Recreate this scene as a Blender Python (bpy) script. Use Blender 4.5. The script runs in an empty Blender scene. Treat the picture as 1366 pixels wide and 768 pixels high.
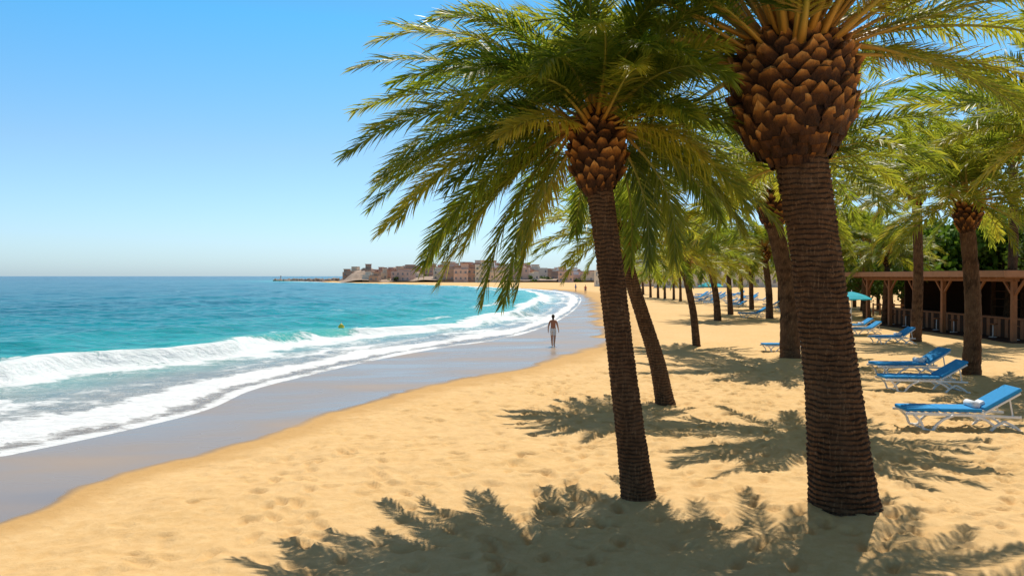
import bpy, bmesh, math, random
import numpy as np
from mathutils import Vector, Matrix
H=3.2; FPX=1062.0; HY=368.0
random.seed(3)
scn=bpy.context.scene
def G(px,py):
    Y=H*FPX/(py-HY); return ((px-683)/FPX*Y, Y)
def W(px,py,Y): return ((px-683)/FPX*Y, Y, H-(py-HY)/FPX*Y)

# ---------------------------------------------------------------- node helpers
class NT:
    def __init__(s,name):
        s.m=bpy.data.materials.new(name); s.m.use_nodes=True
        s.t=s.m.node_tree; s.t.nodes.clear()
        s.out=s.t.nodes.new('ShaderNodeOutputMaterial')
    def n(s,typ,**kw):
        nd=s.t.nodes.new(typ)
        for k,v in kw.items(): setattr(nd,k,v)
        return nd
    def l(s,a,b): s.t.links.new(a,b)
    def setin(s,nd,key,v):
        if isinstance(v,bpy.types.NodeSocket): s.l(v,nd.inputs[key])
        else: nd.inputs[key].default_value=v
    def math(s,op,a,b=None,c=None,clamp=False):
        nd=s.n('ShaderNodeMath',operation=op); nd.use_clamp=clamp
        s.setin(nd,0,a)
        if b is not None: s.setin(nd,1,b)
        if c is not None: s.setin(nd,2,c)
        return nd.outputs[0]
    def noise(s,scale,detail=4,rough=.55,vec=None,dist=0):
        nd=s.n('ShaderNodeTexNoise'); nd.inputs['Scale'].default_value=scale
        nd.inputs['Detail'].default_value=detail; nd.inputs['Roughness'].default_value=rough
        nd.inputs['Distortion'].default_value=dist
        if vec is not None: s.l(vec,nd.inputs['Vector'])
        return nd.outputs['Fac']
    def ramp(s,fac,stops,interp='LINEAR'):
        nd=s.n('ShaderNodeValToRGB'); cr=nd.color_ramp; cr.interpolation=interp
        while len(cr.elements)<len(stops): cr.elements.new(.5)
        for e,(p,c) in zip(cr.elements,stops):
            e.position=p
        for e,(p,c) in zip(cr.elements,stops):
            if isinstance(c,(int,float)): c=(c,c,c)
            e.color=(*c,1)
        s.l(fac,nd.inputs[0]); return nd.outputs[0]
    def mix(s,f,a,b,blend='MIX'):
        nd=s.n('ShaderNodeMix',data_type='RGBA',blend_type=blend)
        s.setin(nd,0,f)
        for k,v in ((6,a),(7,b)):
            if not isinstance(v,bpy.types.NodeSocket): v=(*v,1)
            s.setin(nd,k,v)
        return nd.outputs[2]
    def mapr(s,v,a,b,c=0.,d=1.,smooth=False):
        nd=s.n('ShaderNodeMapRange'); nd.clamp=True
        if smooth: nd.interpolation_type='SMOOTHSTEP'
        s.setin(nd,0,v); nd.inputs[1].default_value=a; nd.inputs[2].default_value=b
        nd.inputs[3].default_value=c; nd.inputs[4].default_value=d
        return nd.outputs[0]
    def attr(s,name):
        nd=s.n('ShaderNodeAttribute'); nd.attribute_name=name; return nd.outputs['Fac']
    def obj(s,scale=None):
        nd=s.n('ShaderNodeTexCoord').outputs['Object']
        if scale:
            mp=s.n('ShaderNodeMapping'); mp.inputs['Scale'].default_value=scale
            s.l(nd,mp.inputs[0]); nd=mp.outputs[0]
        return nd
    def bump(s,h,strength=.5,dist=.05,normal=None):
        nd=s.n('ShaderNodeBump'); s.setin(nd,'Strength',strength); nd.inputs['Distance'].default_value=dist
        s.l(h,nd.inputs['Height'])
        if normal is not None: s.l(normal,nd.inputs['Normal'])
        return nd.outputs[0]
    def bsdf(s,col,rough=.6,spec=.5,normal=None,metal=0,ior=None):
        nd=s.n('ShaderNodeBsdfPrincipled')
        if not isinstance(col,bpy.types.NodeSocket): col=(*col,1)
        s.setin(nd,'Base Color',col); s.setin(nd,'Roughness',rough)
        s.setin(nd,'Specular IOR Level',spec); nd.inputs['Metallic'].default_value=metal
        if ior: nd.inputs['IOR'].default_value=ior
        if normal is not None: s.l(normal,nd.inputs['Normal'])
        return nd.outputs[0]
    def done(s,sh): s.l(sh,s.out.inputs[0]); return s.m

def simple(name,col,rough=.6,spec=.4,var=.18,scale=8,bump=.2):
    t=NT(name); o=t.obj(); nz=t.noise(scale,5,.6,o)
    c=t.mix(nz,tuple(x*(1-var) for x in col),tuple(min(1,x*(1+var)) for x in col))
    return t.done(t.bsdf(c,rough,spec,t.bump(nz,bump,.02)))

# ---------------------------------------------------------------- mesh helpers
def add_obj(name,me,parent=None,mat=None,smooth=False):
    ob=bpy.data.objects.new(name,me); scn.collection.objects.link(ob)
    if mat is not None and len(me.materials)==0: me.materials.append(mat)
    if parent: ob.parent=parent
    if smooth: me.polygons.foreach_set('use_smooth',[True]*len(me.polygons))
    return ob
def mk(name,V,F,mat=None,attrs={},smooth=False):
    me=bpy.data.meshes.new(name)
    V=np.asarray(V,dtype=np.float32)
    if isinstance(F,np.ndarray):
        k=F.shape[1]; n=len(F)
        me.vertices.add(len(V)); me.vertices.foreach_set('co',V.ravel())
        me.loops.add(n*k); me.loops.foreach_set('vertex_index',F.astype(np.int32).ravel())
        me.polygons.add(n); me.polygons.foreach_set('loop_start',np.arange(0,n*k,k,dtype=np.int32))
        me.update(calc_edges=True); me.validate()
    else:
        me.from_pydata(V.tolist(),[],F); me.update()
    for k2,a in attrs.items():
        at=me.attributes.new(k2,'FLOAT','POINT'); at.data.foreach_set('value',np.asarray(a,dtype=np.float32))
    if mat: me.materials.append(mat)
    if smooth: me.polygons.foreach_set('use_smooth',np.ones(len(me.polygons),dtype=bool))
    return me
def empty(name,loc=(0,0,0),rot=0,scale=1):
    e=bpy.data.objects.new(name,None); scn.collection.objects.link(e)
    e.location=loc; e.rotation_euler=(0,0,rot); e.scale=(scale,)*3; e.empty_display_size=.3
    return e
def hashn(ix,iy,seed):
    h=(ix.astype(np.int64)*374761393+iy.astype(np.int64)*668265263+seed*1442695041)&0xffffffff
    h=((h^(h>>13))*1274126177)&0xffffffff
    return ((h^(h>>16))&0xffff)/65535.
def vn(x,y,seed=0):
    ix=np.floor(x); iy=np.floor(y); fx=x-ix; fy=y-iy
    fx=fx*fx*(3-2*fx); fy=fy*fy*(3-2*fy)
    a=hashn(ix,iy,seed); b=hashn(ix+1,iy,seed); c=hashn(ix,iy+1,seed); d=hashn(ix+1,iy+1,seed)
    return (a*(1-fx)+b*fx)*(1-fy)+(c*(1-fx)+d*fx)*fy
def fbm(x,y,seed=0,o=3):
    s=0;a=1;t=0
    for i in range(o):
        s=s+a*vn(x*2**i,y*2**i,seed+i);t+=a;a*=.5
    return s/t
def catmull(P,n):
    P=np.asarray(P,float); out=[]
    Q=np.vstack([2*P[0]-P[1],P,2*P[-1]-P[-2]])
    for i in range(len(P)-1):
        p0,p1,p2,p3=Q[i:i+4]
        for j in range(n):
            t=j/n
            out.append(.5*((2*p1)+(-p0+p2)*t+(2*p0-5*p1+4*p2-p3)*t*t+(-p0+3*p1-3*p2+p3)*t**3))
    out.append(P[-1]); return np.array(out)
def dist_poly(X,Y,C):
    d=np.full(X.shape,1e18)
    for i in range(len(C)-1):
        ax,ay=C[i]; bx,by=C[i+1]; dx=bx-ax; dy=by-ay; L=dx*dx+dy*dy+1e-12
        t=np.clip(((X-ax)*dx+(Y-ay)*dy)/L,0,1)
        d=np.minimum(d,(X-ax-t*dx)**2+(Y-ay-t*dy)**2)
    return np.sqrt(d)
def inside(X,Y,C):
    r=np.zeros(X.shape,bool); n=len(C)
    for i in range(n):
        x1,y1=C[i]; x2,y2=C[(i+1)%n]
        if y1==y2: continue
        c=((y1>Y)!=(y2>Y))&(X<(x2-x1)*(Y-y1)/(y2-y1)+x1)
        r^=c
    return r

# ---------------------------------------------------------------- shoreline
def curve(px,near,far):
    p=catmull(px,5)
    g=[G(a,b) for a,b in p]
    return np.array(near+g+far)
C1=curve([(0,597),(150,567),(260,541),(320,515),(400,495),(480,477),(570,461),(660,449),(720,434),(755,418),(772,404),(772,394),(745,387.5),(690,383.5),(600,380.5),(520,378.2),(460,376.8),(430,376)],
         [(-40,-30),(-24,0),(-14,10)],[(-135,520),(-120,800),(100,5000)])
C0=curve([(0,702),(60,680),(98,655),(160,635),(290,603),(390,570),(450,548),(530,528),(610,508),(700,490),(770,473),(800,460),(805,445),(800,430),(795,415),(792,404),(788,396),(765,388.5),(700,384.5),(600,381.3),(520,378.8),(460,377.4),(430,376.6)],
         [(-25,-30),(-11,0),(-7.6,7)],[(-122,520),(-110,800),(120,5000)])
C2=curve([(0,500),(60,491),(180,481),(300,470),(350,462),(430,450),(520,441),(620,431),(680,418),(712,405),(722,396),(710,389.5),(680,385),(590,380.1),(500,377.3),(440,376.2),(415,375.6)],
         [(-70,-30),(-45,0),(-27,18)],[(-150,520),(-140,800),(80,5000)])
close=[(9000,5000),(9000,-30)]
def sd(X,Y,C):   # + = water side
    d=dist_poly(X,Y,C); ins=inside(X,Y,np.vstack([C,close]))
    return np.where(ins,-d,d)
def axis(lo,hi,step,far_lo,far_hi,r):
    a=list(np.arange(lo,hi,step)); s=step; v=a[-1]
    while v<far_hi: s*=r; v+=s; a.append(v)
    s=step; v=a[0]; b=[]
    while v>far_lo: s*=r; v-=s; b.append(v)
    return np.array(b[::-1]+a)
def grid(xs,ys):
    X,Y=np.meshgrid(xs,ys); nx=len(xs); ny=len(ys)
    i=np.arange(nx*ny).reshape(ny,nx)
    F=np.stack([i[:-1,:-1],i[:-1,1:],i[1:,1:],i[1:,:-1]],-1).reshape(-1,4)
    return X.ravel(),Y.ravel(),F

def sand_mat():
    t=NT('beach_sand'); o=t.obj()
    wet=t.attr('wet'); dmp=t.attr('damp')
    n1=t.noise(.35,5,.6,o); n2=t.noise(6,6,.65,o); n3=t.noise(90,3,.7,o); n4=t.noise(2.2,4,.6,o); n6=t.noise(1.3,6,.7,o)
    dry=t.mix(t.mapr(n1,.3,.7),(.72,.465,.215),(.66,.41,.165))
    dry=t.mix(t.mapr(n2,.35,.75),dry,(.77,.53,.26))
    dry=t.mix(t.mapr(n6,.5,.75,0,.5),dry,(.63,.395,.17))
    dry=t.mix(t.mapr(n3,.55,.75,0,.34),dry,(.38,.225,.095))
    dry=t.mix(t.mapr(n3,.25,.42,.25,0),dry,(.86,.68,.43))
    damp=t.mix(n2,(.53,.31,.115),(.61,.38,.155))
    w=t.math('ADD',wet,t.math('MULTIPLY',t.math('SUBTRACT',n4,.5),.35))
    dm=t.math('ADD',dmp,t.math('MULTIPLY',t.math('SUBTRACT',n4,.5),.7))
    c=t.mix(t.mapr(dm,.1,.9,smooth=True),dry,damp)
    n5=t.noise(1,3,.5,t.obj((.16,.4,1)))
    wetc=t.mix(t.mapr(n5,.35,.65),(.26,.185,.12),(.35,.25,.165))
    wf=t.mapr(w,.30,.66,smooth=True)
    c=t.mix(wf,c,wetc)
    wf2=t.mapr(w,.5,.75,smooth=True)
    rough=t.math('ADD',t.mapr(wf2,0,1,.9,.18),t.math('MULTIPLY',wf2,t.mapr(n5,.35,.65,0,.22))); spec=t.mapr(wf2,0,1,.10,.40)
    hgt=t.math('ADD',t.math('MULTIPLY',n2,1.0),t.math('MULTIPLY',n3,.25))
    inv=t.mapr(wf,0,1,.75,.015)
    nm=t.bump(hgt,inv,.045)
    return t.done(t.bsdf(c,rough,spec,nm))
xs=axis(-9,13,.055,-400,6000,1.09); ys=axis(6,26,.045,-25,6000,1.06)
X,Y,F=grid(xs,ys)
d0=sd(X,Y,C0); d1=sd(X,Y,C1)
d0n=d0+ (fbm(X*.5,Y*.5,5,3)-.5)*1.0*np.clip(Y/20,.6,3)
wetv=np.clip(d0n/np.clip(Y*.045,.45,4)+.5,0,1)
damp=np.clip((d0n+1.2*np.clip(Y/15,.6,5))/(1.1*np.clip(Y/15,.6,5)),0,1)*.999
ratio=np.where(d1>0,1,np.clip(d0,0,None)/(np.abs(d0)+np.abs(d1)+1e-6))
Z=-.13*np.clip(ratio,0,1)
Z=np.where(d1>0,-.13-.06*d1.clip(0,40),Z)
land=np.clip(-d0/1.5,0,1)
Z+=land*np.clip(-d0,0,3)*.01
und=(fbm(X*.45,Y*.45,11,2)-.5)*.15+(fbm(X*1.6,Y*1.6,21,2)-.5)*.09+(fbm(X*3.7,Y*3.7,31,3)-.5)*.06
det=np.clip(1.4-Y/60,0.15,1)
Z+=land*und*det
rng=np.random.default_rng(5)
prints=[]
for k in range(80):
    x0=rng.uniform(-6,12); y0=rng.uniform(5,24); a=rng.normal(1.25,.5)
    for j in range(rng.integers(8,26)):
        sx=(-1)**j*.12
        prints.append((x0+math.cos(a)*.62*j-math.sin(a)*sx,y0+math.sin(a)*.62*j+math.cos(a)*sx,a,.16,.075,.065)); a+=rng.normal(0,.06)
for k in range(1100):
    yy=rng.uniform(6,26); xx=rng.uniform(-6,13)
    prints.append((xx,yy,rng.uniform(0,3.1),rng.uniform(.09,.19),rng.uniform(.06,.11),rng.uniform(.015,.05)))
ZZ=np.zeros((len(ys),len(xs)))
for (px,py,a,la,lb,dp) in prints:
    i0=np.searchsorted(xs,px-.4); i1=np.searchsorted(xs,px+.4); j0=np.searchsorted(ys,py-.4); j1=np.searchsorted(ys,py+.4)
    if i1<=i0 or j1<=j0: continue
    gx,gy=np.meshgrid(xs[i0:i1]-px,ys[j0:j1]-py)
    u=(gx*math.cos(a)+gy*math.sin(a))/la; v=(-gx*math.sin(a)+gy*math.cos(a))/lb
    r=np.sqrt(u*u+v*v)
    ZZ[j0:j1,i0:i1]+=dp*(-np.exp(-(r**3))+.4*np.exp(-((r-1.5)/.35)**2))
Z+=np.clip(ZZ.ravel(),-.075,.04)*np.clip(-d0/2.2-.1,0,1)
keep=(d1<25)
Fk=F[keep[F].all(1)]
for bx,by,r in ((G(1130,690)[0],G(1130,690)[1],.9),(G(853,675)[0],G(853,675)[1],.6)):
    q=((X-bx)**2+(Y-by)**2)/r**2; Z+=.09*np.exp(-q)
sand=add_obj('beach_sand',mk('beach_sand',np.stack([X,Y,Z],1),Fk,sand_mat(),{'wet':wetv,'damp':damp},True))

# ---------------------------------------------------------------- sea
def sea_mat():
    t=NT('sea_water'); o=t.obj()
    s=t.attr('s')
    warp=t.noise(.13,5,.65,o); w2=t.noise(.7,5,.65,o)
    sw=t.math('ADD',s,t.math('MULTIPLY',t.math('SUBTRACT',warp,.5),t.mapr(s,0,.4,.03,.6)))
    sw=t.math('ADD',sw,t.math('MULTIPLY',t.math('SUBTRACT',w2,.5),t.mapr(s,0,1,.03,.2)))
    f=t.math('DIVIDE',sw,8.0,clamp=True)
    q=lambda v:v/8
    col=t.ramp(f,[(0,(.25,.185,.125)),(q(.2),(.27,.24,.20)),(q(.45),(.25,.29,.27)),(q(.8),(.15,.36,.34)),(q(1.1),(.06,.42,.38)),(q(1.7),(.018,.37,.37)),(q(2.6),(.003,.25,.30)),(q(3.8),(.001,.145,.21)),(q(5.2),(.001,.085,.15)),(1,(.001,.06,.12))])
    st=t.noise(1,5,.6,t.obj((.03,.14,1)))
    st2=t.noise(1,5,.65,t.obj((.35,1.3,1)))
    col=t.mix(t.math('MULTIPLY',t.mapr(st,.42,.6,0,.55),t.mapr(s,1.5,3)),col,(.001,.07,.13))
    col=t.mix(t.math('MULTIPLY',t.mapr(st2,.5,.66,0,.6),t.mapr(s,.9,1.6)),col,(.001,.11,.17))
    dens=t.ramp(f,[(0,.58),(q(.012),.48),(q(.04),.40),(q(.08),.60),(q(.13),.71),(q(.22),.66),(q(.29),.50),(q(.40),.47),(q(.46),.58),(q(.52),.48),(q(.66),.48),(q(.80),.56),(q(.87),.72),(q(1.02),.77),(q(1.10),.54),(q(1.25),.24),(q(1.46),.22),(q(1.58),.48),(q(1.66),.48),(q(1.76),.2),(q(2.3),.14),(q(2.38),.36),(q(2.46),.14),(1,.1)])
    big=t.noise(.09,3,.6,o)
    lace=t.noise(2.6,7,.78,t.obj((.75,1,1)),.9); lace2=t.noise(.5,6,.65,o,1.2)
    nz=t.math('ADD',t.math('MULTIPLY',lace,.6),t.math('MULTIPLY',lace2,.4))
    nz=t.math('ADD',nz,t.math('MULTIPLY',t.math('SUBTRACT',big,.5),.7))
    foam=t.mapr(t.math('SUBTRACT',dens,nz),-.05,.12,smooth=True)
    wc=t.noise(1,6,.65,t.obj((.22,.55,1)))
    caps=t.math('MULTIPLY',t.mapr(wc,.685,.73),t.mapr(s,1.2,2.2,0,.5))
    foam=t.math('MAXIMUM',foam,caps)
    foam=t.math('MULTIPLY',foam,t.mapr(lace,.3,.6,.74,1))
    c=t.mix(foam,col,(.84,.87,.88))
    rough=t.mapr(foam,0,1,.18,.85)
    rip=t.noise(1,6,.62,t.obj((1.3,2.4,1))); rip2=t.noise(1,4,.6,t.obj((.18,.55,1)))
    hh=t.math('ADD',t.math('MULTIPLY',rip,.25),t.math('MULTIPLY',rip2,1.0))
    calm=t.mapr(s,.1,1.3,.08,.95)
    nm=t.bump(hh,calm,.6)
    fb=t.bump(t.math('ADD',foam,lace),.65,.10,nm)
    spec=t.mapr(s,.3,1.5,.38,.06)
    return t.done(t.bsdf(c,rough,spec,fb))
xs2=axis(-45,20,.16,-9000,600,1.05); ys2=axis(12,70,.14,-25,9000,1.025)
X,Y,F=grid(xs2,ys2)
e1=sd(X,Y,C1); keep=e1>-1.2
Fk=F[keep[F].all(1)]
e2=sd(X,Y,C2)
a1=np.clip(e1,0,None)
s=np.where(e2<0,a1/(a1+np.abs(e2)+1e-6),1+np.log1p(np.clip(e2,0,None)/6))
s=np.where(e1<0,e1*.02,s)
nz=fbm(X*.12,Y*.12,41,3); nz2=fbm(X*.6,Y*.6,51,3)
Z=np.full(X.shape,-.122)
ridge=e2+ (nz-.5)*5
amp=.12+.42*np.clip(fbm(X*.06+3,Y*.06,61,2)*2-.5,0,1)
prof=np.where(ridge<0,np.exp(-(ridge/.7)**2),np.exp(-(ridge/2.2)**2))
far=np.clip(1.3-Y/260,.2,1)
Z+=amp*prof*np.clip(a1/2,0,1)*far
Z+=.05*np.exp(-((s-.13+(nz-.5)*.08)/.05)**2)*np.clip(a1,0,1)
off=np.clip(e2/6,0,1)
ph=(e2+(nz-.5)*9)
Z+=off*(np.exp(1.6*(np.cos(ph*2*np.pi/13.)-1))*.40*np.clip(1.3-e2/140,.25,1)-.08)*np.clip(fbm(X*.03,Y*.03,71,2)*2-.4,.15,1)
Z+=off*(nz2-.5)*.26+ np.clip(a1/3,0,1)*(fbm(X*1.4,Y*1.6,81,2)-.5)*.08
Z=np.where(Y>400,-.12,Z)
sea=add_obj('sea',mk('sea',np.stack([X,Y,Z],1),Fk,sea_mat(),{'s':s},True))

# ---------------------------------------------------------------- palms
def leaf_mat():
    t=NT('palm_leaf'); a=t.attr('tint')
    c=t.ramp(a,[(0,(.028,.065,.010)),(.35,(.085,.145,.015)),(.65,(.19,.23,.022)),(.85,(.40,.36,.05)),(1,(.30,.17,.06))])
    p=t.bsdf(c,.42,.4)
    tr=t.n('ShaderNodeBsdfTranslucent')
    c2=t.mix(a,(.20,.32,.02),(.72,.66,.05)); t.l(c2,tr.inputs[0])
    mx=t.n('ShaderNodeMixShader'); mx.inputs[0].default_value=.46
    t.l(p,mx.inputs[1]); t.l(tr.outputs[0],mx.inputs[2])
    return t.done(mx.outputs[0])
def stem_mat():
    t=NT('palm_frond_stem'); a=t.attr('tint')
    c=t.ramp(a,[(0,(.52,.22,.03)),(.2,(.48,.29,.05)),(.5,(.32,.31,.05)),(1,(.20,.23,.04))])
    return t.done(t.bsdf(c,.45,.4))
def trunk_mat():
    t=NT('palm_trunk_bark'); o=t.obj()
    a=t.attr('tint')
    n=t.noise(6,6,.75,o); n2=t.noise(1,5,.6,t.obj((34,34,6))); n3=t.noise(1.2,3,.6,o)
    c=t.mix(t.mapr(n,.3,.7),(.062,.030,.015),(.19,.098,.050))
    c=t.mix(t.mapr(n3,.4,.65,0,.45),c,(.16,.10,.058))
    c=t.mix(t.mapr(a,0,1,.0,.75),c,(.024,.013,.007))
    c=t.mix(t.mapr(n2,.54,.70,0,.6),c,(.33,.19,.10))
    return t.done(t.bsdf(c,.9,.12,t.bump(t.math('ADD',n,n2),.8,.04)))
def scale_mat():
    t=NT('palm_leaf_base'); o=t.obj(); a=t.attr('tint')
    n=t.noise(9,5,.7,o); n2=t.noise(1,4,.6,t.obj((40,40,7)))
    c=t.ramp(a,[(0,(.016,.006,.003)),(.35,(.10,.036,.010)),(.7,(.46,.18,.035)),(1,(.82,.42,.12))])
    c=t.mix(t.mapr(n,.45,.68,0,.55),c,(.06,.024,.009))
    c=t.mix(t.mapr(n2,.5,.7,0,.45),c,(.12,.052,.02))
    return t.done(t.bsdf(c,.7,.25,t.bump(t.math('ADD',n,n2),.8,.03)))
LEAF=leaf_mat(); STEM=stem_mat(); BARK=trunk_mat(); SCALE=scale_mat()
def nrm(a): return a/np.maximum(np.linalg.norm(a,axis=-1,keepdims=True),1e-9)
def crown_mesh(seed,nf,nl,L,ll,lw,segs=3,el0=84,el1=-38,wind=(0,0),rb=.2,hb=.3,g=.9,lens=None,dr=(34,64),lift=0,pl=.24,extra=()):
    r=np.random.default_rng(seed); V=[];FF=[];TT=[];SV=[];SF=[];ST=[];nv=0;ns=0
    spec=[((i+.5)/nf,i*2.39996+r.normal(0,.12),None,None) for i in range(nf)]+[(.7,a,e_,l_) for a,e_,l_ in extra]
    for (k,az,eo,lo) in spec:
        el=math.radians(el0+(el1-el0)*k**.95+r.normal(0,6))
        Li=L*(.66+.36*min(1,k*2.2))*r.uniform(.86,1.1)*(1-.22*max(0,k-.7)/.3)
        if lens: Li*=lens(az)
        face=max(0,-math.sin(az))**1.5
        if lift and k>.3:
            el+=math.radians(lift)*face*(k-.3)/.7; Li*=1-.3*face*k
        if eo is not None: el=math.radians(eo); Li=lo
        droop=math.radians(r.uniform(*dr))*(.75+.5*math.sin(math.pi*min(1,k+.15)))
        M=18; t=np.linspace(0,1,M)
        th=np.maximum(el-droop*t**1.5,math.radians(-84)); aa=az+r.normal(0,.22)*t
        D=np.stack([np.cos(th)*np.cos(aa),np.cos(th)*np.sin(aa),np.sin(th)],1)
        D[:,0]+=wind[0]*t; D[:,1]+=wind[1]*t; D=nrm(D)
        P=np.zeros((M,3)); P[0]=(rb*math.cos(az)*(.35+.65*k),rb*math.sin(az)*(.35+.65*k),hb*(.5-k))
        P[1:]=P[0]+np.cumsum((D[:-1]+D[1:])*.5,0)*Li/(M-1)
        S=np.stack([np.sin(aa),-np.cos(aa),0*aa],1); S=nrm(S-D*(S*D).sum(1,keepdims=True)); N=np.cross(S,D)
        ro=r.normal(0,.4); S,N=S*math.cos(ro)+N*math.sin(ro),N*math.cos(ro)-S*math.sin(ro)
        rad=(.028*(1-t)**1.6+.004)*L/3.6
        ring=np.stack([P+S*rad[:,None]*1.5,P+N*rad[:,None]*.8,P-S*rad[:,None]*1.5,P-N*rad[:,None]*.8],1).reshape(-1,3)
        SV.append(ring); ST.append(np.repeat(np.clip(t*1.6,0,1),4))
        for m in range(M-1):
            for q in range(4):
                SF.append((ns+m*4+q,ns+m*4+(q+1)%4,ns+m*4+4+(q+1)%4,ns+m*4+4+q))
        ns+=M*4
        dead = k>.93 and r.random()<.6
        base=.16+.60*r.random()**1.2
        for sg in (-1,1):
            tt=np.clip(np.linspace(.15,.998,nl)+r.normal(0,.004,nl),.12,.999)
            def I(A): return np.stack([np.interp(tt,t,A[:,c]) for c in range(3)],1)
            p=I(P);T=nrm(I(D));Sx=nrm(I(S));Nx=np.cross(Sx,T)
            ang=np.radians(58-36*tt+r.normal(0,5,nl))[:,None]
            vv=(.22+r.normal(0,pl,nl))[:,None]
            d=nrm(T*np.cos(ang)+sg*Sx*np.sin(ang)+Nx*vv)
            ln=ll*(np.clip(np.sin(np.pi*(tt*.76+.14)),0.05,1)**.55)*r.uniform(.8,1.12,nl)
            gg=g*r.uniform(.4,1.5,nl)
            wv=nrm(np.cross(d,Nx)+Nx*r.normal(0,.45,nl)[:,None])
            wd=[.55,1.,.75,.06] if segs==3 else ([.8,1,.06] if segs==2 else [1.,.15])
            q=p.copy(); pts=[]
            for j in range(segs+1):
                w=wv*lw*wd[j]*.5
                pts.append(q-w); pts.append(q+w)
                dj=d.copy(); dj[:,2]-=gg*((j+.6)/segs); dj[:,0]+=wind[0]*.5; dj=nrm(dj)
                q=q+dj*(ln/segs)[:,None]
            A=np.stack(pts,1)
            K=2*(segs+1)
            V.append(A.reshape(-1,3))
            b=nv+np.arange(nl)[:,None]*K
            for j in range(segs):
                FF.append(np.concatenate([b+2*j,b+2*j+1,b+2*j+3,b+2*j+2],1))
            ti=np.clip(base+r.normal(0,.12,nl)+.12*(tt-.5),0,.84)
            if dead: ti=np.clip(.9+r.normal(0,.05,nl),.8,1)
            TT.append(np.repeat(ti,K)); nv+=nl*K
    m1=mk('fronds',np.concatenate(V),np.concatenate(FF),LEAF,{'tint':np.concatenate(TT)})
    m2=mk('frond_stems',np.concatenate(SV),np.array(SF),STEM,{'tint':np.concatenate(ST)},True)
    return m1,m2
def trunk_mesh(ctrl,nseg=40,nsub=60,ring=.075,amp=.03,seed=0):
    c=catmull(ctrl,nsub); P=c[:,:3]; R=c[:,3]; n=len(P)
    sl=np.concatenate([[0],np.cumsum(np.linalg.norm(np.diff(P,axis=0),axis=1))])
    th=np.linspace(0,2*np.pi,nseg,endpoint=False)
    TH,SL=np.meshgrid(th,sl)
    ph=(SL/ring+1.1*fbm(np.cos(TH)*1.5+9,np.sin(TH)*1.5+SL*3,seed,3)+.05*np.sin(TH*9+SL*30))%1
    saw=ph; edge=np.exp(-((ph-.0)/.16)**2)+np.exp(-((ph-1)/.16)**2)
    nzv=fbm(TH*6,SL*14,seed+3,3)-.5
    nf=fbm(TH*14,SL*40,seed+7,2)-.5
    mod=.5+fbm(TH*3,SL*6,seed+11,2)
    RR=R[:,None]*(1+amp*((saw-.5)*1.8-edge*.8)*mod+nzv*amp*2.2+nf*amp*1.2)
    Vx=P[:,None,0]+RR*np.cos(TH); Vy=P[:,None,1]+RR*np.sin(TH); Vz=np.repeat(P[:,2:3],nseg,1)
    V=np.stack([Vx,Vy,Vz],-1).reshape(-1,3)
    i=np.arange(n*nseg).reshape(n,nseg); j=np.roll(i,-1,1)
    F=np.stack([i[:-1],j[:-1],j[1:],i[1:]],-1).reshape(-1,4)
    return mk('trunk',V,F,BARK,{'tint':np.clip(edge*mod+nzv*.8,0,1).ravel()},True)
def head_mesh(prof,rows,around,sl,seed=0):
    r=np.random.default_rng(seed); V=[];F=[];T=[]
    zs=[p[0] for p in prof]; rs=[p[1] for p in prof]
    z0,z1=zs[0],zs[-1]
    n=24
    for k,(z,rr) in enumerate(prof):
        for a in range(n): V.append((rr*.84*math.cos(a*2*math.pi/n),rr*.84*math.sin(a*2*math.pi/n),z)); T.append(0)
    for k in range(len(prof)-1):
        for a in range(n): F.append((k*n+a,k*n+(a+1)%n,(k+1)*n+(a+1)%n,(k+1)*n+a))
    for row in range(rows):
        f=row/(rows-1); z=z0+(z1-z0)*f*.97; R=float(np.interp(z,zs,rs))
        for a in range(around):
            az=(a+.5*(row%2))*2*math.pi/around+r.normal(0,.06)
            w=2*math.pi*R/around*.56*r.uniform(.8,1.1); h=sl*r.uniform(.8,1.25); out=.5*h*r.uniform(.5,1.6)
            er=np.array((math.cos(az),math.sin(az),0)); et=np.array((-math.sin(az),math.cos(az),0)); ez=np.array((0,0,1.))
            c=er*R*.86+ez*(z+r.normal(0,.08)*h)
            j=r.normal(0,.10,8)
            pts=[(-.75,-.05,-.35),(.75,-.05,-.35),(1.0,.12,.10),(.48+j[0],.75,.58+j[1]),(j[2],1.0,.76+j[3]),(-.48+j[4],.75,.58+j[5]),(-1.0,.12,.10),(0,.62,.25)]
            b=len(V)
            tc=r.uniform(-.3,.2)
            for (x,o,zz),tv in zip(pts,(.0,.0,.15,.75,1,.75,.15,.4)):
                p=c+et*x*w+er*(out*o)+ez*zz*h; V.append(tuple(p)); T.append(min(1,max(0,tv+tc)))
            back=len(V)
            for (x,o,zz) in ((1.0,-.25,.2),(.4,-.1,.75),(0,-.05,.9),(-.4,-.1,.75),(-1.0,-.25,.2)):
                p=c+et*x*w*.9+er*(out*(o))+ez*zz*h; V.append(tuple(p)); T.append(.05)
            for tri in ((0,1,7),(1,2,7),(2,3,7),(3,4,7),(4,5,7),(5,6,7),(6,0,7)): F.append(tuple(b+q for q in tri))
            rim=[2,3,4,5,6]
            for q in range(4): F.append((b+rim[q],back+q,back+q+1,b+rim[q+1]))
    return mk('leaf_bases',V,F,SCALE,{'tint':T})
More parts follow.
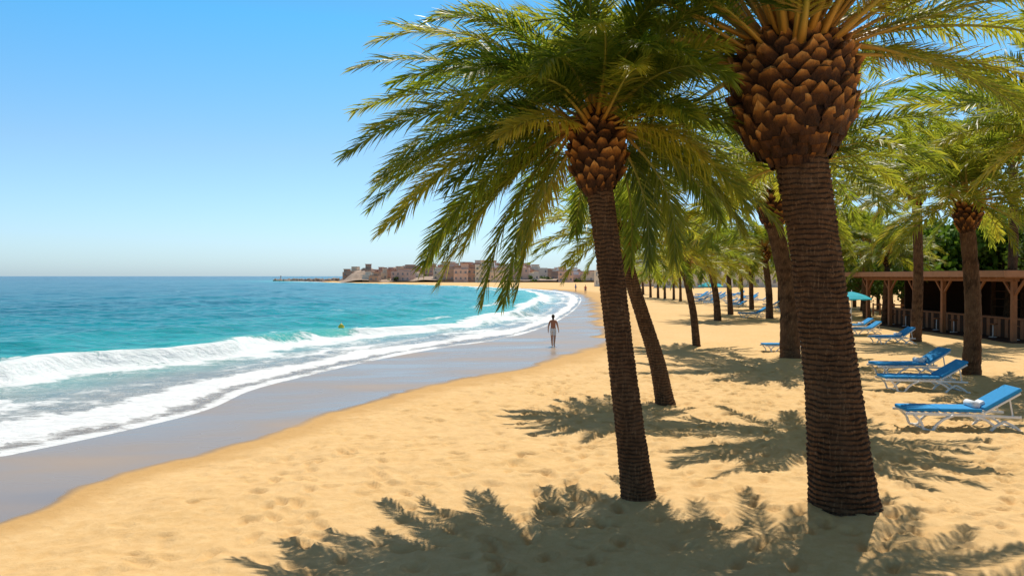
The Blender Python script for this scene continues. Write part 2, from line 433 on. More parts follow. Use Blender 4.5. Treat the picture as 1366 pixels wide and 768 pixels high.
def place_palm(tm,hm,cms,hloc,cloc,hrot=0,hscale=1,cscale=1,crot=0,tilt=(0,0)):
    e=empty('palm_tree')
    tr=add_obj('trunk',tm,e)
    h=add_obj('leaf_bases',hm,e); h.location=hloc; h.scale=(hscale,)*3; h.rotation_euler=(tilt[0],tilt[1],hrot)
    for nm,m in zip(('fronds','frond_stems'),cms):
        o=add_obj(nm,m,e); o.location=cloc; o.scale=(cscale,)*3; o.rotation_euler=(tilt[0],tilt[1],crot)
    return e
P_=math.pi
Y1=G(1130,690)[1]; u=Y1/FPX
ctrl=[(*W(1132,705,Y1),54*u),(*W(1129,682,Y1),47*u),(*W(1122,620,Y1),41*u),(*W(1112,520,Y1),36*u),(*W(1100,430,Y1),33.5*u),(*W(1085,320,Y1),32.5*u),(*W(1066,205,Y1),34*u),(*W(1058,150,Y1),34*u)]
tm=trunk_mesh(ctrl,96,110,.068,.038,1)
prof=[(z*u,r*u) for z,r in ((-12,38),(0,52),(18,72),(45,84),(80,88),(110,84),(132,70),(150,48))]
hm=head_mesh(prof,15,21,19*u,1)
cm=crown_mesh(11,92,116,4.4,.52,.022,3,el0=84,el1=2,wind=(-.04,0),rb=.66,hb=.5,g=.45,dr=(34,60),lift=34,pl=.2,
   extra=[(.1,-5,4.0),(-.2,-14,3.6),(.25,2,4.2),(P_-.15,0,4.3),(P_+.1,8,4.4),(.0,10,4.3)])
place_palm(tm,hm,cm,W(1060,205,Y1),W(1052,52,Y1),tilt=(0,math.radians(-3)))
Y2=G(853,675)[1]; u=Y2/FPX
ctrl=[(*W(856,690,Y2),29*u),(*W(853,668,Y2),24*u),(*W(843,590,Y2),20*u),(*W(829,480,Y2),18*u),(*W(817,380,Y2),17.5*u),(*W(805,290,Y2),17.5*u),(*W(797,235,Y2),19*u),(*W(795,200,Y2),19*u)]
tm=trunk_mesh(ctrl,64,110,.056,.045,2)
prof=[(z*u,r*u) for z,r in ((-10,19),(0,27),(15,35),(35,40),(60,40),(80,33),(92,22))]
hm=head_mesh(prof,10,14,14*u,2)
cm=crown_mesh(23,74,112,2.95,.47,.022,3,el0=78,el1=-38,wind=(-.12,0),rb=.34,hb=.35,g=.6,lens=lambda a:1-.10*math.cos(a),dr=(38,64),lift=58,pl=.2,
   extra=[(P_+.15,14,3.3),(P_-.2,4,3.3),(P_+.3,-4,3.1),(P_-.1,24,3.3),(P_+.05,-12,3.1),(P_-.35,-18,3.0),(P_+.1,36,3.2),(P_-.05,46,3.2),
          (P_+.35,-26,3.0),(P_-.15,-36,3.0),(P_+.2,-48,2.8),(P_-.5,-50,2.8),(P_+.05,-58,2.5),(.2,-38,2.2),(-.15,-24,2.4),(.5,-50,2.1),(P_+.45,-8,3.0)])
place_palm(tm,hm,cm,W(797,247,Y2),W(793,160,Y2))
Y3=G(888,538)[1]; u=Y3/FPX
ctrl=[(*W(890,545,Y3),17*u),(*W(887,532,Y3),13*u),(*W(876,480,Y3),11*u),(*W(857,420,Y3),10*u),(*W(841,370,Y3),9.5*u),(*W(832,335,Y3),10*u),(*W(829,318,Y3),10*u)]
tm=trunk_mesh(ctrl,32,60,.07,.05,3)
prof=[(z*u,r*u) for z,r in ((-6,10),(0,13),(12,19),(26,20),(38,13))]
hm=head_mesh(prof,6,9,12*u,3)
mid=crown_mesh(31,56,62,1.10,.18,.012,2,el0=82,el1=-22,wind=(-.06,0),rb=.1,hb=.1,g=.5,dr=(34,58),pl=.2)
mid2=crown_mesh(37,52,62,1.10,.17,.012,2,el0=84,el1=-14,wind=(-.04,0),rb=.1,hb=.1,g=.45,dr=(34,58),pl=.2)
place_palm(tm,hm,mid,W(832,345,Y3),W(830,308,Y3),cscale=2.2,crot=.5)
midhead=head_mesh([(-.3,.5),(0,.72),(.5,.95),(1.1,1.),(1.7,.8),(2.1,.45)],8,11,.46,4)
def mpalm(bx,by,tx,ty,wpx,rpx,var,bend=0):
    Yp=G(bx,by)[1]; u=Yp/FPX; B=np.array(W(bx,by,Yp)); T=np.array(W(tx,ty,Yp)); B[2]=-.1
    mid_=(B+T)/2; mid_[0]+=bend*u
    w=wpx*u*.5
    ctrl=[(*B,w*1.35),(*(B+(T-B)*.06+np.array((bend*u*.1,0,0))),w*1.12),(*mid_,w*.95),(*T,w*.9),(*(T+(T-mid_)*.1),w*.9)]
    tm=trunk_mesh(ctrl,20,24,.1,.05,int(bx))
    place_palm(tm,midhead,(mid if var%2 else mid2),tuple(T-np.array((0,0,w*.5))),tuple(T+np.array((0,0,w*3.4))),
        hscale=w*1.75,cscale=rpx*u,crot=bx*.7,hrot=bx)
for a in [ (1055,478,1030,290,24,150,1,8),(930,463,913,362,10,84,0,3),(958,428,948,358,9,60,1,2),(975,420,971,354,7,52,0,0),
    (1027,425,1020,345,9,66,1,2),(1157,425,1156,345,10,76,0,-2),(1125,421,1122,340,8,68,1,0),(1222,456,1222,268,13,112,0,3),
    (1297,502,1289,298,21,140,1,5),(1113,553,1066,255,26,175,0,16),(1446,520,1428,208,24,190,0,10),(1003,413,1001,350,6,42,1,0),
    (1180,432,1184,352,8,62,1,0),(1090,415,1084,340,8,70,0,0),(1345,436,1350,215,12,120,0,4)]:
    mpalm(*a)
farp=crown_mesh(43,30,20,1.25,.22,.035,1,el0=82,el1=-40,rb=.1,hb=.1,g=.9)
for i,(bx,by,ty,r) in enumerate([(868,397,364,22),(878,398,360,26),(887,399,358,28),(899,400,356,30),(908,402,358,32),(858,393,368,18),(850,391,369,15),(842,389.5,370,14),(990,408,356,38),(922,404,357,34),(1040,409,350,42),(1068,411,348,44),(1140,410,346,44),(1205,412,342,48)]):
    Yp=G(bx,by)[1]; u=Yp/FPX; T=W(bx-2,ty,Yp); e=empty('palm_tree')
    w=max(3.,r*.1)*u*.5
    add_obj('trunk',trunk_mesh([(*W(bx,by+1,Yp),w*1.3),(*W(bx-.5,(by+ty)/2,Yp),w),(*T,w)],10,8,.2,.03,i),e)
    for nm,m in zip(('fronds','frond_stems'),farp):
        o=add_obj(nm,m,e); o.location=(T[0],T[1],T[2]+w*2); o.scale=(r*u,)*3; o.rotation_euler=(0,0,i*1.3)

# ---------------------------------------------------------------- broadleaf trees
def tleaf(name,a,b):
    t=NT(name); at=t.attr('tint'); c=t.ramp(at,[(0,a),(1,b)])
    p=t.bsdf(c,.6,.3); tr=t.n('ShaderNodeBsdfTranslucent'); t.l(t.mix(.4,c,(.20,.30,.02)),tr.inputs[0])
    mx=t.n('ShaderNodeMixShader'); mx.inputs[0].default_value=.35; t.l(p,mx.inputs[1]); t.l(tr.outputs[0],mx.inputs[2])
    return t.done(mx.outputs[0])
TL=tleaf('tree_foliage',(.022,.05,.01),(.09,.15,.02)); TLb=tleaf('bright_foliage',(.05,.13,.014),(.18,.32,.03))
def leafcloud(centers,rads,n,size,seed):
    r=np.random.default_rng(seed); C=np.repeat(np.array(centers),n,0); R=np.repeat(np.array(rads),n)
    d=nrm(r.normal(size=(len(C),3))); rr=R*r.uniform(.45,1.08,len(C))
    P=C+d*rr[:,None]*np.array((1,1,.75))
    a=nrm(r.normal(size=P.shape)); b=nrm(np.cross(a,r.normal(size=P.shape)))
    s=size*r.uniform(.6,1.3,len(P))[:,None]
    V=np.stack([P-a*s*.5-b*s*.1,P+b*s*.35,P+a*s*.6,P-b*s*.35],1).reshape(-1,3)
    F=np.arange(len(P)*4).reshape(-1,4)
    ct=np.repeat(r.uniform(0,.6,len(centers)),n)
    T=np.clip(ct+r.uniform(0,.4,len(P)),0,1)
    return V,F,np.repeat(T,4)
def tree_parts(seed,h,rad,mat,leaf=.3,n=110,nc=22):
    r=np.random.default_rng(seed); cs=[];rs=[]
    for i in range(nc):
        a=r.uniform(0,6.28); q=rad*r.uniform(.1,.85); z=h*r.uniform(.30,.92)
        cs.append((q*math.cos(a),q*math.sin(a),z)); rs.append(rad*r.uniform(.25,.42))
    V,F,T=leafcloud(cs,rs,n,leaf,seed)
    crown=mk('crown',V,F,mat,{'tint':T})
    V=[];F=[]
    def limb(p,q,r0,r1):
        p=Vector(p);q=Vector(q);d=(q-p).normalized(); s=d.orthogonal().normalized(); t=d.cross(s); b=len(V)
        for c,rr in ((p,r0),(q,r1)):
            for k in range(7): V.append(tuple(c+(s*math.cos(k*.8976)+t*math.sin(k*.8976))*rr))
        for k in range(7): F.append((b+k,b+(k+1)%7,b+7+(k+1)%7,b+7+k))
    limb((0,0,-.2),(.1,0,h*.4),.035*h,.022*h)
    for c in cs[:9]: limb((.1,0,h*.38),c,.016*h,.006*h)
    return crown,mk('trunk',V,F,BARK,{'tint':[.3]*len(V)})
kinds=[tree_parts(1,6,3.2,TL),tree_parts(2,7,3.6,TL),tree_parts(3,5,3.0,TLb,.35)]
def tree(px,py,hpx,kind,name='broadleaf_tree'):
    Yp=G(px,py)[1]; x=(px-683)/FPX*Yp; e=empty(name,(x,Yp,0),px,hpx*Yp/FPX/(6,7,5)[kind])
    add_obj('crown',kinds[kind][0],e); add_obj('trunk',kinds[kind][1],e)
for i,(px,py,hp,k) in enumerate([(1190,418,88,0),(1222,420,108,1),(1262,420,125,2),(1300,422,140,2),(1335,424,130,1),(1375,425,145,0),(1150,415,72,1),(1420,430,150,1),(1172,414,78,0),(1240,414,98,1),
    (1110,410,62,0),(1075,409,58,1),(1320,414,125,0),(1280,413,110,1),(1355,419,150,2),(1210,416,92,2),(1130,412,66,2)]): tree(px,py,hp,k)
r=np.random.default_rng(9); cs=[];rs=[]
for i in range(460):
    f=r.random(); px=815+f*700; Yb=330-170*f**.7+r.uniform(0,40)
    z=r.uniform(.6,5.5+2.5*f)*(.6+.4*math.sin(px*.05)**2)
    cs.append(((px-683)/FPX*Yb,Yb,z)); rs.append(r.uniform(1.5,3.2))
V,Fq,T=leafcloud(cs,rs,70,1.1,9)
add_obj('distant_tree_belt',mk('distant_tree_belt',V,Fq,TL,{'tint':T}))

# ---------------------------------------------------------------- solids builder
class B:
    def __init__(s): s.bm=bmesh.new(); s.mats=[]
    def mi(s,m):
        if m not in s.mats: s.mats.append(m)
        return s.mats.index(m)
    def box(s,c,d,m,rot=None,bev=0,seg=2):
        r=bmesh.ops.create_cube(s.bm,size=1); vs=r['verts']
        M=Matrix.Translation(c)@(rot if rot else Matrix.Identity(4))@Matrix.Diagonal((*d,1))
        bmesh.ops.transform(s.bm,matrix=M,verts=vs)
        fs=set(f for v in vs for f in v.link_faces)
        if bev:
            es=list(set(e for v in vs for e in v.link_edges))
            rr=bmesh.ops.bevel(s.bm,geom=es,offset=bev,segments=seg,affect='EDGES',profile=.5)
            fs=set(rr['faces'])|set(f for f in fs if f.is_valid)
        i=s.mi(m)
        for f in fs:
            if f.is_valid: f.material_index=i; f.smooth=False
    def beam(s,p,q,w,h,m,bev=0):
        p=Vector(p);q=Vector(q);d=q-p
        R=d.to_track_quat('X','Z').to_matrix().to_4x4()
        s.box((p+q)/2,(d.length,w,h),m,R,bev)
    def tube(s,p,q,r0,r1,m,n=10):
        p=Vector(p);q=Vector(q);d=q-p
        R=d.to_track_quat('Z','Y').to_matrix().to_4x4()
        r=bmesh.ops.create_cone(s.bm,cap_ends=True,segments=n,radius1=r0,radius2=r1,depth=d.length,matrix=Matrix.Translation((p+q)/2)@R)
        i=s.mi(m)
        for f in set(f for v in r['verts'] for f in v.link_faces): f.material_index=i; f.smooth=True
    def mesh(s,name):
        me=bpy.data.meshes.new(name); s.bm.normal_update(); s.bm.to_mesh(me); s.bm.free()
        for m in s.mats: me.materials.append(m)
        return me
WHITE=simple('white_plastic',(.78,.78,.76),.35,.5,.05)
BLUE=simple('blue_cushion',(.03,.27,.58),.8,.2,.2,14)
TOWEL=simple('white_towel',(.75,.77,.8),.95,.1,.08,30)
WOOD=simple('brown_wood',(.24,.105,.045),.7,.3,.3,6)
WOODD=simple('dark_wood',(.05,.025,.014),.8,.2,.3,6)
ROOFM=simple('kiosk_roof_boards',(.36,.19,.11),.8,.2,.25,3)
TURQ=simple('turquoise_canvas',(.03,.38,.46),.8,.2,.15)
METAL=simple('pole_metal',(.6,.6,.6),.4,.5,.05)
def lounger_meshes():
    b=B(); w=.33
    for sy in (-w,w):
        b.beam((-1.15,sy,.36),(.42,sy,.33),.045,.06,WHITE,.012)
        b.beam((.38,sy,.33),(1.12,sy,.30),.04,.05,WHITE,.01)
        pts=[(-1.0,.34),(-.86,.20),(-.80,.03),(-.62,.015),(-.56,.13),(-.42,.25),(-.22,.33)]
        for p,q in zip(pts,pts[1:]): b.beam((p[0],sy*1.06,p[1]),(q[0],sy*1.06,q[1]),.05,.05,WHITE,.012)
        pts=[(.22,.32),(.42,.25),(.60,.12),(.78,.22),(.98,.12),(1.10,.015),(1.18,.015)]
        for p,q in zip(pts,pts[1:]): b.beam((p[0],sy*1.06,p[1]),(q[0],sy*1.06,q[1]),.05,.05,WHITE,.012)
        b.beam((.60,sy*1.06,.12),(.50,sy*1.06,.012),.05,.05,WHITE,.01)
        b.beam((.40,sy*.9,.37),(1.12,sy*.9,.79),.04,.045,WHITE,.01)
        b.beam((.92,sy*.85,.64),(.98,sy*.85,.30),.03,.03,WHITE,.008)
    for x in np.linspace(-1.08,.36,11): b.beam((x,-w,.385),(x,w,.385),.05,.018,WHITE)
    for x in (-.72,1.1): b.beam((x,-w,.03),(x,w,.03),.035,.035,WHITE)
    frame=b.mesh('frame')
    b=B()
    b.box((-.80,0,.435),(.66,.62,.075),BLUE,None,.03,3); b.box((-.04,0,.43),(.84,.62,.075),BLUE,None,.03,3)
    R=Matrix.Rotation(-math.atan2(.42,.72),4,'Y')
    b.box((.78,0,.66),(.84,.62,.075),BLUE,R,.03,3)
    cush=b.mesh('cushion')
    b=B(); b.tube((.30,-.22,.525),(.30,.2,.525),.075,.07,TOWEL,14); b.box((.44,.0,.54),(.16,.26,.07),TOWEL,R,.02)
    tow=b.mesh('towel')
    return frame,cush,tow
lm=lounger_meshes()
def lounger(px,py,wpx,rot=0,towel=True):
    x,y=G(px,py); e=empty('sun_lounger',(x,y,0),rot,wpx*y/FPX/2.33)
    add_obj('frame',lm[0],e);add_obj('cushion',lm[1],e)
    if towel: add_obj('towel',lm[2],e)
lounger(1277,572,150,math.radians(-4))
lounger(1230,522,110,math.radians(-2),False); lounger(1213,503,102,math.radians(4))
lounger(1047,470,62,.1,False); lounger(1190,459,60,.15); lounger(1153,446,46,.2,False); lounger(1143,441,44,.2)
lounger(1004,424,38,.1,False); lounger(1050,416,34,.1,False); lounger(1068,418,30,.1,False)
rr=random.Random(4)
for i in range(20):
    lounger(rr.uniform(925,990),rr.uniform(394,411),rr.uniform(18,24),rr.uniform(-.2,.4),False)
for i in range(7): lounger(rr.uniform(1000,1075),rr.uniform(398,410),22,rr.uniform(-.2,.4),False)
def umbrella(px,py,h,rad,mat):
    x,y=G(px,py); e=empty('beach_umbrella',(x,y,0)); n=10; V=[(0,0,h)];F=[]
    for j,(rf,zf) in enumerate(((.35,.08),(.7,.2),(1,.36),(1,.44))):
        for k in range(n*2):
            a=k*math.pi/n; sc=1 if k%2==0 else .955
            V.append((rad*rf*sc*math.cos(a),rad*rf*sc*math.sin(a),h-rad*zf+(0 if k%2==0 else (-.02 if j<3 else .03))))
    m=n*2
    for k in range(m): F.append((0,1+k,1+(k+1)%m))
    for j in range(3):
        for k in range(m): F.append((1+j*m+k,1+(j+1)*m+k,1+(j+1)*m+(k+1)%m,1+j*m+(k+1)%m))
    add_obj('canopy',mk('canopy',V,F,mat),e)
    b=B(); b.tube((0,0,-.1),(0,0,h+.08),.025,.02,METAL)
    for k in range(n): b.tube((0,0,h-rad*.5),(rad*.7*math.cos(k*2*math.pi/n),rad*.7*math.sin(k*2*math.pi/n),h-rad*.215),.008,.008,METAL,5)
    add_obj('pole',b.mesh('pole'),e)
umbrella(1136,446,2.35,1.05,TURQ)
umbrella(948,402,2.5,1.6,TURQ)
def kiosk():
    e=empty('beach_bar_kiosk',(23.6,37.5,0)); b=B()
    Lk=16.5; D=9
    for i in range(6):
        y=.4+i*3.1
        b.box((.3,y,1.55),(.22,.22,3.1),WOOD,None,.02)
        b.beam((.3,y-.1,2.3),(.3,y-.8,3.0),.1,.1,WOOD); b.beam((.3,y+.1,2.3),(.3,y+.8,3.0),.1,.1,WOOD)
        b.box((D-.3,y,1.55),(.2,.2,3.1),WOOD)
    add_obj('posts',b.mesh('posts'),e); b=B()
    b.box((D/2,Lk/2,3.22),(D+1.4,Lk+1.0,.12),WOODD); 
    b.box((-.75,Lk/2,3.30),(.08,Lk+1.2,.30),ROOFM); b.box((D/2,-.56,3.30),(D+1.4,.08,.30),ROOFM)
    b.box((D/2,Lk/2,3.42),(D+1.2,Lk+.9,.1),ROOFM)
    for i in range(26): b.box((D/2,-.2+i*.66,3.12),(D+1.0,.08,.1),WOOD)
    b.box((.3,Lk/2,3.0),(.14,Lk-.2,.14),WOOD)
    add_obj('roof',b.mesh('roof'),e); b=B()
    b.box((D-.1,Lk/2,1.55),(.12,Lk-.6,3.1),WOODD); b.box((D/2+1.5,Lk-.1,1.55),(D-3,.12,3.1),WOODD)
    for i in range(3): b.box((D-.45,Lk/2,1.2+i*.5),(.4,Lk-2,.05),WOOD)
    for y in np.arange(.4,15.9,.31): b.box((1.52,y,.5),(.05,.28,1.0),WOODD if int(y*10)%2 else WOOD)
    b.box((1.75,Lk/2,1.06),(.7,Lk-1.2,.08),WOOD); b.box((D/2,Lk/2,.04),(D,Lk,.08),WOODD)
    add_obj('bar_counter',b.mesh('bar_counter'),e); b=B()
    for i in range(8):
        y=1.3+i*1.8; b.tube((.95,y,.72),(.95,y,.78),.2,.2,WOOD,12); b.tube((.95,y,.08),(.95,y,.72),.03,.03,METAL,8); b.tube((.95,y,.08),(.95,y,.11),.2,.18,METAL,12)
    add_obj('bar_stools',b.mesh('bar_stools'),e)
kiosk()
def fence(x0,y0,x1,y1):
    e=empty('wooden_fence',(x0,y0,0)); b=B(); L=math.hypot(x1-x0,y1-y0); n=int(L/.5)
    for i in range(n+1):
        f=i/n; b.box(((x1-x0)*f,(y1-y0)*f,.5),(.09,.09,1.05),WOOD)
    for z in (.45,.9): b.beam((0,0,z),(x1-x0,y1-y0,z),.06,.1,WOOD)
    add_obj('rails',b.mesh('rails'),e)
fence(G(1165,421)[0],G(1165,421)[1],G(1262,424)[0],G(1262,424)[1])

# ---------------------------------------------------------------- town
walls=[simple('wall_'+n,c,.85,.2,.1,.5,.05) for n,c in (('terracotta',(.60,.38,.28)),('sand',(.70,.56,.42)),('pink',(.68,.48,.39)),('cream',(.76,.67,.55)),('white',(.82,.80,.77)),('brown',(.46,.32,.24)))]  # wall colours paled and muted: distance haze is put into the paint
GLASS=simple('window_glass',(.22,.21,.22),.3,.5,.1); TILE=simple('roof_tiles',(.46,.26,.19),.85,.2,.2,1)  # window grey lightened so its colour carries the distance haze
def building(x,y,w,h,d,mat,seed,zb=0,roof=True):
    r=random.Random(seed); e=empty('apartment_building',(x,y,zb),r.uniform(-.25,.25)); b=B()
    b.box((0,0,h/2-1),(w,d,h+2),mat)
    w2=w*r.uniform(.35,.7); ox=(w-w2)*.5*r.choice((-1,1)); hh=r.uniform(1.2,2.6)
    b.box((ox*.9,.4,h+hh/2),(w2,d*.7,hh),mat)
    add_obj('walls',b.mesh('walls'),e); b=B()
    if roof: b.box((ox*.9,.4,h+hh+.15),(w2+.5,d*.7+.5,.3),TILE)
    b.box((-ox*.9 if w2<w*.6 else 0,-d*.42,h+.25),((w-w2)*.9,.3,.5),mat)
    add_obj('roof',b.mesh('roof'),e); b=B()
    nf=max(1,int(h/2.4)); nw=max(2,int(w/2.2))
    for f in range(nf):
        for k in range(nw):
            if r.random()<.1: continue
            X0=-w/2+(k+.5)*w/nw
            b.box((X0,-d/2-.02,f*h/nf+h/nf*.5),(.85,.1,1.1),GLASS)
            if r.random()<.35: b.box((X0,-d/2-.4,f*h/nf+h/nf*.18),(1.6,.8,.5),mat)
        for k in range(max(1,int(d/3))):
            for sx in (-1,1): b.box((sx*(w/2+.02),-d/2+1.5+k*3,f*h/nf+h/nf*.5),(.1,.9,1.1),GLASS)
    add_obj('windows',b.mesh('windows'),e)
rr=random.Random(12)
def hill(px): return np.interp(px,[430,470,520,560,620,680,740,800],[.6,1.5,2,3.5,5,4.5,2.5,.8])
for i in range(150):
    px=rr.uniform(490,808); Yb=rr.uniform(395,560); x=(px-683)/FPX*Yb
    top=np.interp(px,[490,540,590,640,700,760,800],[361,355,350,349,351,357,363])+rr.uniform(-1,9)
    zb=hill(px)*(Yb-380)/160; zt=H+(HY-top)/FPX*Yb
    building(x,Yb,rr.uniform(4.5,11),max(3,zt-zb-2),rr.uniform(7,11),walls[rr.choice((0,0,1,1,2,2,3,3,4,5))],i,zb)
for i,px in enumerate((905,930,985,1008,835,870,1060)):
    Yb=215+i*7; building((px-683)/FPX*Yb,Yb,13+i%3*4,5+(i*3)%4,10,walls[4 if i%2 else 3],100+i,0,False)
def rockmat():
    t=NT('rock'); n=t.noise(.25,7,.7,t.obj()); c=t.ramp(n,[(.3,(.24,.18,.14)),(.55,(.42,.32,.25)),(.75,(.28,.26,.18))])
    return t.done(t.bsdf(c,.9,.2,t.bump(n,1,1)))
ROCK=rockmat()
xs3=np.linspace(-150,70,180); ys3=np.linspace(395,640,90); X,Y,F=grid(xs3,ys3)
px=X/Y*FPX+683
ins=np.clip(-sd(X,Y,C0)/14,0,1)
Z=-1.5+ins*(1.2+hill(px)*np.clip((Y-380)/140,0,1.3)+fbm(X*.08,Y*.08,91,3)*2)
cl=np.exp(-((px-487)/22)**4)*np.clip((Y-420)/8,0,1)
Z+=cl*ins*(3.0+fbm(X*.2,Y*.2,95,3)*2.6)
add_obj('headland_hill',mk('headland_hill',np.stack([X,Y,Z],1),F,ROCK,{},True))
for i,px in enumerate((466,478,489,500,512)):
    Yb=450+i%2*12; building((px-683)/FPX*Yb,Yb,5.5+i%2*2,2.6+i%3*.8,6,walls[(5,1,5,2,0)[i]],200+i,hill(px)*.6+2.0,i%2==0)
rg=np.random.default_rng(3); bm=bmesh.new()
for i in range(260):
    f=rg.random(); x=-155+f*55; y=520-f*30+rg.normal(0,1.5); s=rg.uniform(.5,1.2)
    q=bmesh.ops.create_icosphere(bm,subdivisions=1,radius=s,matrix=Matrix.Translation((x,y,rg.uniform(-.4,.5+f)))@Matrix.Diagonal((1.2,1,.8,1)))
    for v in q['verts']: v.co+=Vector(rg.normal(0,.16*s,3))
me=bpy.data.meshes.new('breakwater'); bm.to_mesh(me); bm.free(); me.materials.append(ROCK); add_obj('rock_breakwater',me)
b=B(); b.tube((0,0,0),(0,0,2.2),.5,.35,walls[4],12); b.tube((0,0,2.2),(0,0,2.8),.55,.15,TILE,12)
lh=empty('harbour_beacon',(-151,520,.6)); add_obj('tower',b.mesh('tower'),lh)
r=np.random.default_rng(19); cs=[];rs=[]
for i in range(110):
    px_=r.uniform(515,800); Yb=r.uniform(392,520); cs.append(((px_-683)/FPX*Yb,Yb,hill(px_)*(Yb-380)/160+r.uniform(.3,2.0))); rs.append(r.uniform(.8,2.0))
V,Fq,T=leafcloud(cs,rs,40,1.0,19); add_obj('town_shrubs',mk('town_shrubs',V,Fq,TL,{'tint':T}))
YEL=simple('yellow_buoy_paint',(.85,.6,.06),.5,.4,.05)
for px_,py_ in ((455,438),):
    x,y=G(px_,py_); e=empty('mooring_buoy',(x,y,.02),0,.55); b=B(); b.tube((0,0,-.2),(0,0,.22),.3,.34,YEL,14); b.tube((0,0,.22),(0,0,.5),.34,.08,YEL,14); b.tube((0,0,.5),(0,0,.62),.05,.05,METAL,8); add_obj('float',b.mesh('float'),e)

# ---------------------------------------------------------------- people
SKIN=simple('skin',(.48,.27,.18),.5,.4,.06); HAIR=simple('hair',(.03,.018,.012),.6,.3,.2,30)
def cloth(n,c): return simple(n,c,.9,.15,.12,12)
def person(px,py,height,rot,top,bottom,stride=.16,arm=.05):
    x,y=G(px,py)
    V=[];E=[];R=[]
    def v(p,r,par=None,ry=None):
        V.append(p);R.append((r,ry or r))
        if par is not None:E.append((par,len(V)-1))
        return len(V)-1
    pel=v((0,0,.95),.145,None,.11)
    wai=v((0,0,1.10),.13,pel,.10); che=v((0,.0,1.28),.165,wai,.11); sh=v((0,0,1.42),.10,che,.075); nk=v((0,0,1.50),.052,sh)
    h1=v((0,-.01,1.57),.062,nk,.07); h2=v((0,-.01,1.65),.078,h1,.093); h3=v((0,.005,1.72),.055,h2,.065)
    for sg in (-1,1):
        hp=v((sg*.09,0,.90),.11,pel); kn=v((sg*.10,-sg*stride*.6-.03,.50),.068,hp); cf=v((sg*.10,-sg*stride*.7,.36),.062,kn)
        an=v((sg*.10,-sg*stride*1.0+.02,.09),.040,cf); ft=v((sg*.10,-sg*stride*1.0-.02,.04),.04,an); toe=v((sg*.11,-sg*stride*1.0-.17,.025),.028,ft)
        s_=v((sg*.175,0,1.40),.062,sh); el=v((sg*.25,.03+sg*arm,1.13),.047,s_); wr=v((sg*.27,-.06+sg*arm*2.4,.90),.030,el); pa=v((sg*.27,-.08+sg*arm*2.6,.83),.036,wr,.018)
        for k in range(4):
            f1=v((sg*.27+.003*sg,-.105+k*.018+sg*arm*2.7,.775),.0095,pa); f2=v((sg*.263,-.110+k*.018+sg*arm*2.7,.735+.006*abs(k-1)),.008,f1)
        t1=v((sg*.255,-.125+sg*arm*2.6,.83),.010,pa); t2=v((sg*.248,-.14+sg*arm*2.6,.79),.008,t1)
    me=bpy.data.meshes.new('p'); me.from_pydata(V,E,[]); ob=bpy.data.objects.new('tmp',me); scn.collection.objects.link(ob)
    md=ob.modifiers.new('s','SKIN'); sv=me.skin_vertices[0].data
    for q,rr_ in zip(sv,R): q.radius=rr_; q.use_root=False
    sv[0].use_root=True
    ob.modifiers.new('u','SUBSURF').levels=2
    dg=bpy.context.evaluated_depsgraph_get(); em=bpy.data.meshes.new_from_object(ob.evaluated_get(dg))
    bpy.data.objects.remove(ob)
    em.materials.clear()
    for m in (SKIN,top,bottom): em.materials.append(m)
    for p in em.polygons:
        c=p.center; p.use_smooth=True; i=0
        if .62<c.z<=1.0 and abs(c.x)<.225: i=2
        elif 1.0<c.z<1.455 and abs(c.x)<.21+ (.05 if c.z>1.22 else 0): i=1
        p.material_index=i
    e=empty('person',(x,y,(-.03 if px<760 else 0)),rot,height/1.77)
    em.name='body'; add_obj('body',em,e)
    bm=bmesh.new(); 
    bmesh.ops.create_uvsphere(bm,u_segments=16,v_segments=12,radius=1,matrix=Matrix.Translation((0,.022,1.69))@Matrix.Diagonal((.088,.10,.095,1)))
    bmesh.ops.create_uvsphere(bm,u_segments=12,v_segments=8,radius=1,matrix=Matrix.Translation((0,.07,1.60))@Matrix.Diagonal((.065,.045,.10,1)))
    m=bpy.data.meshes.new('hair'); bm.to_mesh(m); bm.free(); add_obj('hair',m,e,HAIR,True)
    b=B(); b.tube((0,-.085,1.66),(0,-.118,1.635),.012,.016,SKIN,8)
    for sx in (-1,1):
        b.tube((sx*.03,-.085,1.665),(sx*.03,-.096,1.665),.012,.010,HAIR,8); b.box((sx*.088,.0,1.65),(.02,.035,.055),SKIN,None,.008)
    b.box((0,-.094,1.60),(.045,.012,.01),simple('lips',(.35,.10,.08)),None,.004)
    add_obj('face',b.mesh('face'),e)
person(738,461,1.46,math.radians(165),cloth('rust_shirt',(.40,.17,.10)),cloth('pale_shorts',(.70,.68,.66)),.20,.05)
person(1132,444,1.6,math.radians(30),cloth('white_shirt',(.75,.75,.75)),cloth('white_trousers',(.7,.7,.68)),.05,.02)
for i,(px_,py_) in enumerate(((781,392),(768,389),(835,396))):
    person(px_,py_,1.6,i*2.,cloth('shirt_%d'%i,((.5,.1,.08),(.1,.2,.5),(.7,.7,.6))[i]),cloth('shorts_%d'%i,(.1,.1,.15)))

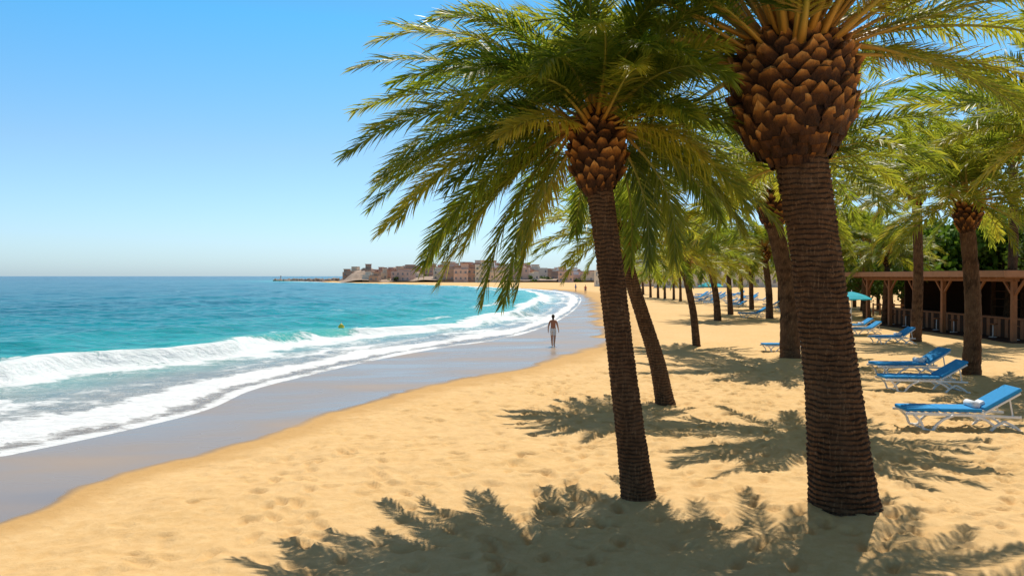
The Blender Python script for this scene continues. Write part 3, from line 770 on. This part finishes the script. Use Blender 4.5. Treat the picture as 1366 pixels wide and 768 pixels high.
# ---------------------------------------------------------------- light, sky, camera
sv=Vector((.13,.44,.89)).normalized(); el=math.asin(sv.z); rot=math.atan2(sv.x,sv.y)
L=bpy.data.lights.new('sun','SUN'); L.energy=4.8; L.angle=math.radians(.4); L.color=(1,.93,.82)
so=bpy.data.objects.new('sun',L); scn.collection.objects.link(so); so.rotation_euler=(-sv).to_track_quat('-Z','Y').to_euler()
w=bpy.data.worlds.new('World'); scn.world=w; w.use_nodes=True; nt=w.node_tree; bg=nt.nodes['Background']
sk=nt.nodes.new('ShaderNodeTexSky'); sk.sky_type='NISHITA'; sk.sun_disc=False; sk.sun_elevation=el; sk.sun_rotation=rot
sk.air_density=1.0; sk.dust_density=.6; sk.ozone_density=1.6
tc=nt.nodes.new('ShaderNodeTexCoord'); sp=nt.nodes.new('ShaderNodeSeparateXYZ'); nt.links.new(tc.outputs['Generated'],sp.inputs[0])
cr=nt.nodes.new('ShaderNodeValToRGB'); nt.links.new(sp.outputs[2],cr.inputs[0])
stops=[(0,(.40,.55,.80)),(.04,(.41,.54,.72)),(.15,(.38,.52,.61)),(.30,(.22,.57,.70)),(.5,(.33,.33,.29))]  # last stop tints the unseen upper sky to set shadow fill tone
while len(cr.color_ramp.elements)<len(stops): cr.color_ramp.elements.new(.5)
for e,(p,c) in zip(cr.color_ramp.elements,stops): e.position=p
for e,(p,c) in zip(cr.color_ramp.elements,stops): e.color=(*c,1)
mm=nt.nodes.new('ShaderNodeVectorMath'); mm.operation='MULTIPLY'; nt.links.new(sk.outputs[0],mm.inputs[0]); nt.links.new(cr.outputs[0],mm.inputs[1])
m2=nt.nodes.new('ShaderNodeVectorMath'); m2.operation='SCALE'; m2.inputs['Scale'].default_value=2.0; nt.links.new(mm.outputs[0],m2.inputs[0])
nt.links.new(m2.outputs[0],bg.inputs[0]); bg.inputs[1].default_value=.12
cam=bpy.data.cameras.new('camera'); co=bpy.data.objects.new('camera',cam); scn.collection.objects.link(co)
cam.sensor_width=36; cam.lens=36*FPX/1366; cam.clip_end=20000; cam.clip_start=.1
co.location=(0,0,H); co.rotation_euler=(math.radians(90)-math.atan(16/FPX),0,0); scn.camera=co
scn.view_settings.view_transform='Standard'; scn.view_settings.look='None'; scn.view_settings.exposure=0
